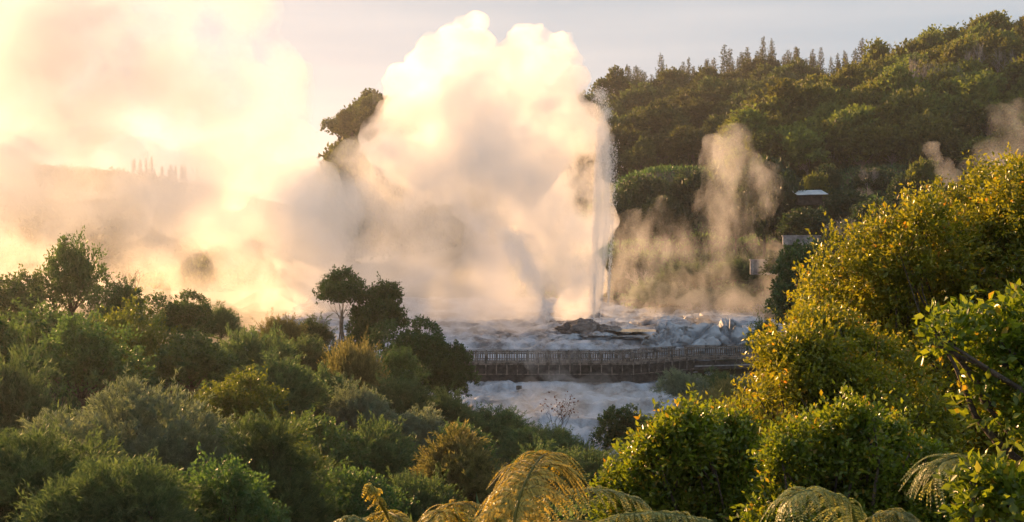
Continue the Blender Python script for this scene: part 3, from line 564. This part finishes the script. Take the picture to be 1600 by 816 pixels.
near_bush('leafy_bush', 304, [(1235, 705, 24), (1262, 685, 26), (1295, 672, 24), (1330, 655, 24), (1365, 672, 28), (1400, 690, 26), (1430, 715, 26), (1290, 715, 40), (1345, 710, 42), (1400, 740, 42), (1245, 750, 38), (1310, 770, 50), (1380, 790, 50), (1440, 760, 36), (1220, 800, 40), (1260, 850, 60), (1390, 860, 80), (1470, 800, 40)], 10.2, (1330, 1050, 10.2), 'lime',
          'green leafy bush at the bottom between the two pale fern fronds', 9000, 13, .16, (.048, .025), .4, 50)
near_bush('leafy_branch', 305, [(1475, 535, 18), (1505, 525, 26), (1550, 535, 34), (1600, 530, 38), (1570, 580, 36), (1620, 600, 45), (1560, 640, 30), (1600, 660, 40)], 6.0, (1760, 800, 6.0), 'lime',
          'near branch with larger soft green leaves reaching in from the right edge', 520, 11, .12, (.048, .026), .15, 9, False, 0.)
near_bush('leafy_branch', 306, [(1540, 770, 26), (1580, 780, 28), (1530, 805, 24)], 5.6, (1600, 1000, 5.6), 'lime',
          'near green leaf spray at the bottom right in front of the fern', 110, 10, .1, (.055, .03), .1, 6, False, 0.)

# tree ferns
def frond(root, pts, lmax, mat, seed, n=0, droop=.75, young=0.):
    rg = np.random.default_rng(seed); ctrl = [P(*p) for p in pts]; K = len(ctrl)
    def cr(t):
        s = t*(K-1); i = min(int(s), K-2); u = s-i; p0 = ctrl[max(i-1, 0)]; p1 = ctrl[i]; p2 = ctrl[i+1]; p3 = ctrl[min(i+2, K-1)]
        return .5*((2*p1)+(p2-p0)*u+(2*p0-5*p1+4*p2-p3)*u*u+(3*p1-p0-3*p2+p3)*u**3)
    T = Tubes(); rp = [cr(i/40)-root.location for i in range(41)]; T.add(rp, .012, .003, 6)
    C = []; D = []; N = []; Ls = []; tt = []; n = max(9, int(sum((rp[i+1]-rp[i]).length for i in range(40))*.75/(.042*(lmax/.3)**.5)))
    for i in range(n):
        t = .3+.695*i/n; p = cr(t); d = (cr(min(1, t+.01))-cr(max(0, t-.01))).normalized(); upv = Vector((0, 0, 1)); sd = d.cross(upv)
        if sd.length < .15: sd = Vector((1, .3, 0))
        sd.normalize(); nn = sd.cross(d); Lp = lmax*(1 if t < .75 else max(.1, (1-t)/.25)**.7)
        for sg_ in (-1, 1):
            m = max(6, int(Lp/.01)); dirp = (sd*sg_+d*.45).normalized(); pl = rg.uniform(.65, 1.1); tip = None; tw = rg.uniform(-.4, .4)
            dirp = (dirp+Vector(rg.normal(size=3))*.1).normalized()
            pp = []
            for k in range(m):
                u = k/m; q = p+dirp*Lp*pl*u+Vector((0, 0, -1))*droop*Lp*u*u+nn*Lp*(.1*math.sin(u*3)+tw*u*.3); pp.append(q)
            T.add([x-root.location for x in (pp[0], pp[m//2], pp[-1])], .0025, .001, 3)
            for k in range(m-1):
                q = pp[k]; dl = (pp[k+1]-pp[k]).normalized(); u = k/m; pw = .036*(1-u)**.5*(Lp/lmax)**.5*(lmax/.32)+.004
                ac = nn.cross(dl).normalized()
                for h in (-1, 1):
                    C.append(q-root.location); D.append(ac*h+dl*.5+Vector((0, 0, -.3))); N.append(nn); Ls.append(pw); tt.append(rg.random()*.75+.25*u)
    link_f = empty('frond'); link_f.parent = root
    o = link('frond', leaf_mesh('frond', np.array(C), np.array(D), np.array(N)+rg.normal(size=(len(N), 3))*.25, np.array(Ls), .0105, np.array(tt), .05), M[mat], root)
    link('rib', T.mesh('rib'), M[mat], o); bpy.data.objects.remove(link_f); return o
def fern(name, base, label, mats=('frond',)):
    r = empty(name, P(*base)); T = Tubes(); T.add([(0, 0, -1.2), (0.02, 0, -.5), (0, 0, 0)], .09, .07, 9); link('trunk', T.mesh('trunk'), M['bark'], r); tag(r, label, 'tree fern', 'tree ferns along the lookout'); return r
f1 = fern('tree_fern', (800, 1010, 6.6), 'tree fern in the bottom centre with the tallest arching golden frond')
frond(f1, [(790, 1010, 5.75), (797, 860, 5.8), (812, 778, 5.95), (835, 728, 6.2), (855, 709, 6.5), (872, 712, 6.75)], .31, 'frond', 1)
frond(f1, [(790, 1010, 6.5), (770, 860, 6.6), (790, 780, 6.7), (825, 735, 6.9), (860, 722, 7.1), (885, 740, 7.2)], .26, 'frond', 2)
frond(f1, [(785, 1000, 6.6), (790, 870, 6.9), (830, 790, 7.1), (910, 765, 7.3), (985, 775, 7.4), (1020, 800, 7.4)], .2, 'pale_frond', 3)
frond(f1, [(795, 1000, 6.6), (850, 880, 6.4), (940, 815, 6.2), (1030, 802, 6.1), (1115, 815, 6.0)], .18, 'pale_frond', 4)
frond(f1, [(790, 1000, 6.6), (800, 900, 6.3), (840, 830, 6.0), (900, 815, 5.8), (960, 840, 5.7)], .2, 'frond', 12)
frond(f1, [(780, 1000, 6.6), (760, 890, 6.4), (720, 815, 6.2), (690, 800, 6.1), (650, 835, 6.0)], .2, 'frond', 5)
frond(f1, [(780, 1000, 6.6), (770, 890, 6.5), (745, 800, 6.6), (700, 788, 6.7), (665, 812, 6.8)], .2, 'frond', 13)
f2 = fern('tree_fern', (620, 1040, 6.4), 'smaller tree fern left of centre with a young curled frond tip')
frond(f2, [(625, 1030, 6.4), (640, 900, 6.3), (612, 820, 6.25), (590, 780, 6.2), (584, 764, 6.2), (575, 757, 6.2), (570, 764, 6.2)], .1, 'frond', 6)
frond(f2, [(622, 1030, 6.4), (610, 900, 6.5), (585, 830, 6.5), (545, 808, 6.5), (510, 826, 6.5)], .12, 'pale_frond', 7)
frond(f2, [(622, 1030, 6.4), (650, 900, 6.5), (630, 820, 6.6), (600, 800, 6.8), (570, 812, 7)], .16, 'frond', 14)
f3 = fern('tree_fern', (1345, 1040, 7.0), 'tree fern at the bottom right of centre with a broad pale frond')
frond(f3, [(1340, 1030, 7.0), (1350, 900, 6.8), (1330, 800, 6.6), (1290, 768, 6.5), (1240, 775, 6.4), (1215, 810, 6.4)], .24, 'pale_frond', 8)
frond(f3, [(1340, 1030, 7.0), (1330, 900, 6.7), (1350, 820, 6.5), (1400, 800, 6.4), (1450, 830, 6.3)], .18, 'pale_frond', 9)
f4 = fern('tree_fern', (1640, 1040, 6.5), 'tree fern in the bottom right corner with drooping olive fronds')
frond(f4, [(1640, 1030, 6.5), (1640, 860, 6.4), (1590, 745, 6.3), (1520, 715, 6.2), (1470, 725, 6.1), (1458, 765, 6.1)], .26, 'pale_frond', 10)
frond(f4, [(1640, 1030, 6.5), (1660, 860, 6.5), (1620, 750, 6.6), (1560, 730, 6.7), (1530, 760, 6.7)], .26, 'frond', 11)

# ------------------------------------------------------------------ ground sheet
CTRL += [(-3, 2, 18.2), (3, 2, 18.2), (0, -10, 18.3), (-15, -10, 18.2), (15, -10, 18.2), (-14, 10, 16.5), (14, 6, 17.5), (0, 16, 15.8), (-60, 60, 13), (-60, 120, 10), (-45, 170, 11), (0, 200, 14), (-60, 260, 10), (60, 60, 15), (75, 110, 17), (80, 160, 26), (60, 200, 32), (30, 220, 33), (110, 210, 35), (-30, 95, 6), (-32, 130, 9), (0, 260, 20), (-150, 400, 5), (150, 300, 30), (-400, 600, 5), (400, 500, 20), (0, 900, 5), (-900, 100, 8), (900, 100, 15), (0, -300, 15), (-40, 40, 13)]
cp = np.array(CTRL)
def axis(lo, a, b, hi, n): return np.concatenate([lo+(a-lo)*(1-np.linspace(1, 0, 22)[:-1]**3), np.linspace(a, b, n), b+(hi-b)*(np.linspace(0, 1, 22)[1:]**3)])
xs = axis(-1450, -70, 110, 1450, 120); ys = axis(-250, -8, 230, 2450, 150)
XX, YY = np.meshgrid(xs, ys); q = np.stack([XX.ravel(), YY.ravel()], 1); Z = np.zeros(len(q))
for i in range(0, len(q), 2000):
    d2 = ((q[i:i+2000, None, :]-cp[None, :, :2])**2).sum(2)+.3; wt = 1/d2**2; Z[i:i+2000] = (wt*cp[None, :, 2]).sum(1)/wt.sum(1)
Z = np.array([z+noise.noise(Vector((a*.4, b_*.4, 1)))*.18 for (a, b_), z in zip(q, Z)])-.12
nx, ny = len(xs), len(ys); ii = (np.arange(ny-1)[:, None]*nx+np.arange(nx-1)[None]).ravel()
Fc = np.stack([ii, ii+1, ii+nx+1, ii+nx], 1)
tag(link('ground', mesh_np('ground', np.column_stack([q, Z]), Fc), M['soil'], None, True), kind='structure')
def gz(x, y):
    d2 = (cp[:, 0]-x)**2+(cp[:, 1]-y)**2+.3; wt = 1/d2**2; return float((wt*cp[:, 2]).sum()/wt.sum())-.12
# undergrowth: fine ground cover between the shrubs
rg = np.random.default_rng(77); Cc = []
while len(Cc) < 26000:
    Y = 18+rg.random()**1.3*75; X = (rg.random()*1.5-.62)*Y*.62
    if Y > 68 and -9 < X < 17: continue
    Cc.append((X, Y))
Cc = np.array(Cc); zz = np.array([gz(a, b_) for a, b_ in Cc]); hgt = .25+.5*rg.random(len(Cc))
Cb = np.column_stack([Cc, zz]); Cb = np.repeat(Cb, 6, 0); n_ = len(Cb); Cb += rg.normal(size=(n_, 3))*[.2, .2, .08]
D_ = rg.normal(size=(n_, 3))*.5+[0, 0, 1]; Ls = (.25+.45*rg.random(n_))
tag(link('undergrowth', leaf_mesh('undergrowth', Cb, D_, rg.normal(size=(n_, 3)), Ls, .06, rg.random(n_)), M['kanuka']), 'low dark undergrowth between the shrubs', 'undergrowth', None, 'stuff')
Cc = np.column_stack([rg.uniform(0, 120, 22000), rg.uniform(150, 260, 22000)]); zz = np.array([gz(a, b_) for a, b_ in Cc])
Cb = np.repeat(np.column_stack([Cc, zz]), 6, 0); n_ = len(Cb); Cb += rg.normal(size=(n_, 3))*[.5, .5, .2]
tag(link('undergrowth', leaf_mesh('undergrowth', Cb, rg.normal(size=(n_, 3))*.7+[0, 0, 1], rg.normal(size=(n_, 3)), .7*(.5+rg.random(n_)), .28, rg.random(n_)), M['broad']), 'low green scrub covering the slope behind the terrace', 'undergrowth', None, 'stuff')
for hill, x0, x1, cnt, lab in ((back, 200, 1450, 16000, 'dark understory filling the gaps between the trees of the long ridge'), (spur, 1110, 1700, 12000, 'green understory filling the gaps between the trees of the right spur'), (farh, -300, 400, 6000, 'hazy scrub covering the distant left hill')):
    Cb = np.array([tuple(hill.at(a_, b_)) for a_, b_ in zip(rg.uniform(x0, x1, cnt), rg.random(cnt)*1.05)]); Cb = np.repeat(Cb, 5, 0); n_ = len(Cb); Cb += rg.normal(size=(n_, 3))*[.8, .8, .6]
    tag(link('undergrowth', leaf_mesh('undergrowth', Cb, rg.normal(size=(n_, 3))*.7+[0, 0, 1], rg.normal(size=(n_, 3)), 1.3*(.5+rg.random(n_)), .7, rg.random(n_)), M['far']), lab, 'undergrowth', None, 'stuff')

# ------------------------------------------------------------------ steam
def hull(name, blobs, Y, mat, voxel=.7, disp=1.2, seed=1, spread=3, f0=.16, label=None, flat=1.):
    rnd = random.Random(seed); bm = bmesh.new()
    for (x, y, r, *q) in blobs:
        Yb = (q[0] if q else Y)+rnd.uniform(-spread, spread); p = P(x, y, Yb); rr = r/F*Yb
        g = bmesh.ops.create_icosphere(bm, subdivisions=3, radius=rr)
        for v in g['verts']: v.co.y *= flat; v.co += p
    me = bpy.data.meshes.new(name); bm.to_mesh(me); bm.free(); o = bpy.data.objects.new(name, me); COL.objects.link(o)
    md = o.modifiers.new('r', 'REMESH'); md.mode = 'VOXEL'; md.voxel_size = voxel
    dg = bpy.context.evaluated_depsgraph_get(); me2 = bpy.data.meshes.new_from_object(o.evaluated_get(dg)); o.modifiers.clear(); o.data = me2
    cs = [v.co.copy() for v in me2.vertices]; ns = [v.normal.copy() for v in me2.vertices]; out = []
    for c, nn in zip(cs, ns):
        t = 0; a = 1; f = f0
        for k in range(5): t += a*(1-2.2*abs(noise.noise(c*f+Vector((seed, k*7, 0))))); a *= .58; f *= 2.1
        out.append(c+nn*disp*(t-(.9 if name == 'geyser_steam' else .4)))
    me2.vertices.foreach_set('co', np.array(out).ravel()); me2.update()
    md = o.modifiers.new('r', 'REMESH'); md.mode = 'VOXEL'; md.voxel_size = voxel*.8
    dg = bpy.context.evaluated_depsgraph_get(); dg.update(); me3 = bpy.data.meshes.new_from_object(o.evaluated_get(dg)); o.modifiers.clear(); o.data = me2 = me3; me2.materials.append(mat)
    me2.polygons.foreach_set('use_smooth', [True]*len(me2.polygons)); tag(o, label, 'steam', None, 'stuff'); return o
plume = [(736, 42, 17), (722, 82, 38), (690, 110, 48), (632, 142, 36), (605, 160, 20), (820, 75, 34), (862, 92, 34), (838, 130, 58), (888, 130, 22), (760, 150, 70), (690, 190, 75), (640, 220, 60), (868, 180, 42), (800, 230, 90), (885, 250, 58), (880, 340, 68), (884, 420, 58), (905, 465, 30), (900, 205, 40), (918, 225, 26), (918, 265, 30), (918, 310, 30), (920, 355, 28), (922, 400, 24), (922, 440, 18), (905, 180, 26), (700, 280, 90), (620, 280, 66), (560, 262, 38), (540, 330, 80), (640, 360, 90), (750, 350, 100), (780, 440, 75), (680, 440, 75), (590, 430, 80), (510, 420, 70)]
left = [(370, 15, 48), (290, 60, 110), (415, 140, 62), (330, 170, 110), (190, 60, 150), (60, 80, 160), (415, 240, 66), (320, 280, 90), (-60, 100, 180), (400, 340, 90), (440, 420, 80), (480, 290, 45), (210, 225, 75), (120, 245, 70), (20, 240, 80), (300, 260, 60)]
lowp = [b_ for b_ in plume if b_[1] >= 255 and b_[0] < 860]; plume = [(b_[0]-2 if b_[0] > 895 else b_[0] if b_[0] > 860 and b_[1] > 200 else b_[0], b_[1], b_[2]) for b_ in plume if b_ not in lowp]+[(760, 290, 60), (690, 270, 60)]
hull('geyser_steam', lowp+[(470, 350, 60), (590, 400, 65), (560, 480, 45), (640, 480, 45)], 145, steam_mat('steam_soft', .17, .13, .34, .62, .55, detail=6, rate=.4), .7, 1.6, 2, 3, label='softer lower body of the geyser steam glowing golden behind the open-crowned tree')
hull('geyser_steam', plume, 142, steam_mat('steam_thick', .54, .16, .38, .62, .58, detail=7, rate=.3), .5, 1.8, 1, 3, label='tall billowing geyser steam plume glowing in the low sun')
hull('geyser_steam', [(x, y+3, q_*1.02+5) for x, y, q_ in plume if 125 < y < 420 and x < 850], 142, steam_mat('steam_fringe', .3, .3, .52, .78, .5, detail=8, rate=.25), .9, 1.6, 41, 3, .22, label='torn thin fringe of vapour around the geyser plume')
hull('steam_bank', left, 178, steam_mat('steam_bank', .13, .09, .42, .64, .2, detail=6, rate=.4), 1.0, 1.8, 4, 8, .13, label='huge sunlit steam cloud drifting across the upper left')
hull('drifting_steam', [(40, 320, 100), (150, 320, 90), (250, 330, 100), (-20, 260, 60), (60, 262, 50), (350, 300, 70), (430, 300, 60), (480, 350, 70), (180, 262, 40), (90, 420, 60), (340, 400, 80), (200, 430, 60), (-60, 330, 110), (430, 470, 45), (520, 480, 45)], 150, steam_mat('steam_drift', .15, .09, .36, .66, .5, detail=6, rate=.5), .9, 1.8, 9, 8, .13, label='thin golden steam drifting low behind the left trees')
hull('ground_steam', [(720, 470, 55), (790, 420, 60), (800, 480, 45), (660, 475, 50), (760, 390, 42), (835, 490, 28)], 131, steam_mat('steam_low', .16, .2, .36, .64, .45, colr=(.97, .96, .975), detail=6, rate=.4), .5, .8, 12, 1.5, .3, label='greyish steam hump in front of the geyser plume')
wm = steam_mat('steam_wisp', .21, .24, .475, .86, .55, (1.2, 1, .6), .25, 9, rate=.2)
hull('rising_steam', [(1142, 222, 25), (1130, 248, 32), (1150, 275, 40), (1180, 290, 37), (1195, 305, 30), (1150, 305, 42), (1125, 335, 45), (1150, 355, 37), (1085, 350, 42), (1045, 360, 45), (1005, 375, 42), (975, 395, 37), (1165, 385, 32), (1190, 415, 37), (1185, 445, 40), (1150, 455, 45), (1105, 450, 42), (1060, 455, 42), (1015, 455, 45), (975, 455, 40), (1095, 395, 32)], 150, wm, .6, 1.1, 15, 2, .3, label='twisting golden steam rising in front of the dark right slope')
hull('ground_steam', [(980, 492, 24), (1030, 488, 26), (1090, 482, 26), (1150, 480, 24), (1200, 480, 20), (1060, 500, 18), (1120, 497, 16)], 141, steam_mat('steam_mist', .06, .2, .32, .6, .4, dist=.5), .5, .6, 18, 3, .3, label='low white mist lying over the back of the terrace')
hull('ground_steam', [(800, 655, 36), (850, 650, 42), (900, 652, 48), (960, 645, 42), (1010, 645, 30), (860, 690, 36), (930, 615, 22), (830, 620, 20)], 100, steam_mat('steam_gully', .11, .2, .34, .68, .3, dist=.5, rate=.5), .5, .7, 21, 4, .3, label='pale pinkish steam filling the gully under the footbridge')
hull('rising_steam', [(840, 560, 18), (868, 575, 24), (850, 595, 22), (895, 560, 16), (905, 590, 20), (950, 570, 16), (985, 590, 18), (960, 605, 20)], 112, steam_mat('steam_puff', .42, .4, .52, .8, .45, dist=.8, detail=6, rate=.25), .3, .4, 24, 1, .5, label='small golden steam puffs drifting across the footbridge')
hull('rising_steam', [(1560, 190, 22), (1580, 215, 28), (1555, 245, 30), (1530, 270, 26), (1590, 180, 20)], 165, steam_mat('steam_thin', .05, .2, .42, .66, .4, dist=.8), .6, .8, 27, 2, .3, label='faint brownish steam against the right spur')
hull('rising_steam', [(1455, 230, 10), (1465, 245, 12), (1475, 262, 13), (1485, 280, 14)], 160, steam_mat('steam_thin', .1, .3, .42, .62, .4, dist=.8), .4, .5, 29, 1, .4, label='thin bluish steam strand above the golden bush')

# ------------------------------------------------------------------ water jets
def jet(px0, base, ptsx, Yj, n, label, seed, wpx, drop=.05, sprayr=1.):
    rg = np.random.default_rng(seed); b = P(px0, base, Yj); root = empty('geyser_jet', b); xs_ = np.array([p[0] for p in ptsx], float); ysx = np.array([p[1] for p in ptsx], float)
    t = rg.random(n)**.8; seg = np.interp(t, np.linspace(0, 1, len(xs_)), np.arange(len(xs_))); X = np.interp(seg, np.arange(len(xs_)), xs_); Yp = np.interp(seg, np.arange(len(xs_)), ysx)
    wd = wpx*(.12+.88*t)*sprayr; X = X+rg.normal(size=n)*wd*.45; Yp = Yp+rg.normal(size=n)*4
    C = np.stack([(X-800)/F*Yj-b.x, rg.normal(size=n)*wd*.45/F*Yj, 20+(380-Yp)/F*Yj-b.z], 1)
    D = rg.normal(size=(n, 3))*.3+[0, 0, 1]; s = drop*(.4+1.3*rg.random(n)**3)
    link('droplets', leaf_mesh('droplets', C, D, rg.normal(size=(n, 3)), s*3.2, s, rg.random(n)), M['spray'], root); tag(root, label, 'geyser jet', 'geyser water jets'); return root
jet(928, 505, [(928, 505), (929, 440), (934, 330), (938, 240), (939, 160), (938, 142)], 132, 7000, 'tallest geyser water jet rising straight along the right side of the plume', 1, 15, .04)
jet(936, 505, [(938, 505), (942, 430), (947, 330), (949, 250), (947, 185), (948, 170)], 131.5, 5000, 'narrow outer water jet at the very edge of the plume', 2, 11, .035)
jet(944, 505, [(950, 480), (953, 420), (956, 350), (957, 280), (955, 225)], 131, 5000, 'curtain of falling droplets right of the tallest jet', 3, 12, .04)
jet(858, 505, [(858, 503), (846, 465), (830, 425), (810, 385), (795, 365)], 130, 3500, 'slanting water jet leaning left in front of the plume', 4, 22, .04)
def dens_(bl, k=6): return [tuple(a[i]+(b[i]-a[i])*j/k for i in range(3)) for a, b in zip(bl, bl[1:]) for j in range(k)]+[bl[-1]]
hull('water_column', dens_([(948.5, 172, 1.6), (948.5, 205, 4), (947, 245, 6), (945, 300, 6)])+dens_([(929, 490, 7), (931, 465, 10), (933, 435, 12), (936, 400, 13), (938, 365, 14), (940, 330, 14), (941, 295, 14), (942, 260, 13), (942, 230, 11), (941, 205, 8), (939, 188, 4), (938, 174, 2.6), (937.5, 160, 1.8)]), 132, steam_mat('steam_column', .7, .9, .2, .6, .55, (1, 1, .06), detail=3, rate=.6), .22, .12, 31, .05, .8, 'dense white water column of the geyser with pointed tips')
hull('water_column', [(856, 495, 6), (848, 475, 10), (838, 452, 14), (826, 428, 17), (812, 402, 19), (798, 380, 18), (785, 368, 14)], 130.5, steam_mat('steam_column', .35, .5, .25, .6, .3, (1, 1, .3)), .25, .25, 35, .2, .7, 'pale grey fan of spray leaning left from the geyser mound')

# ------------------------------------------------------------------ air
me = bpy.data.meshes.new('haze'); bm = bmesh.new(); bmesh.ops.create_cube(bm, size=1)
for v in bm.verts: v.co = Vector((v.co.x*3000, v.co.y*2800+1100, (v.co.z+.5)*205-50))
bm.to_mesh(me); bm.free(); hz = bpy.data.objects.new('haze', me); COL.objects.link(hz); me.materials.append(steam_mat('haze', .00019, None, aniso=.6)); tag(hz, 'thin sunlit haze filling the valley air', 'haze', None, 'stuff')
for px, v, s_ in ((1395, .5, 1.5), (1425, .45, 1.9), (1440, .42, 1.7), (1475, .4, 1.5), (1345, .45, 1.4), (1515, .5, 1.6), (1560, .45, 1.5)):
    p = spur.at(px, v-.08)
    q = put('bare', (p.x, p.y-3, p.z+2), s_*.9, R.random()*6, 'pale leafless tree with spreading limbs on the right spur', 'tree', 'pale leafless trees on the right spur', s_*1.9)
# drop prototypes never placed
for k, l_ in PR.items():
    for q in l_:
        if q.name not in used:
            for c in list(q.children): bpy.data.objects.remove(c)
            bpy.data.objects.remove(q)
for o in bpy.data.objects:
    for k in ('w', 'h'):
        if k in o: del o[k]
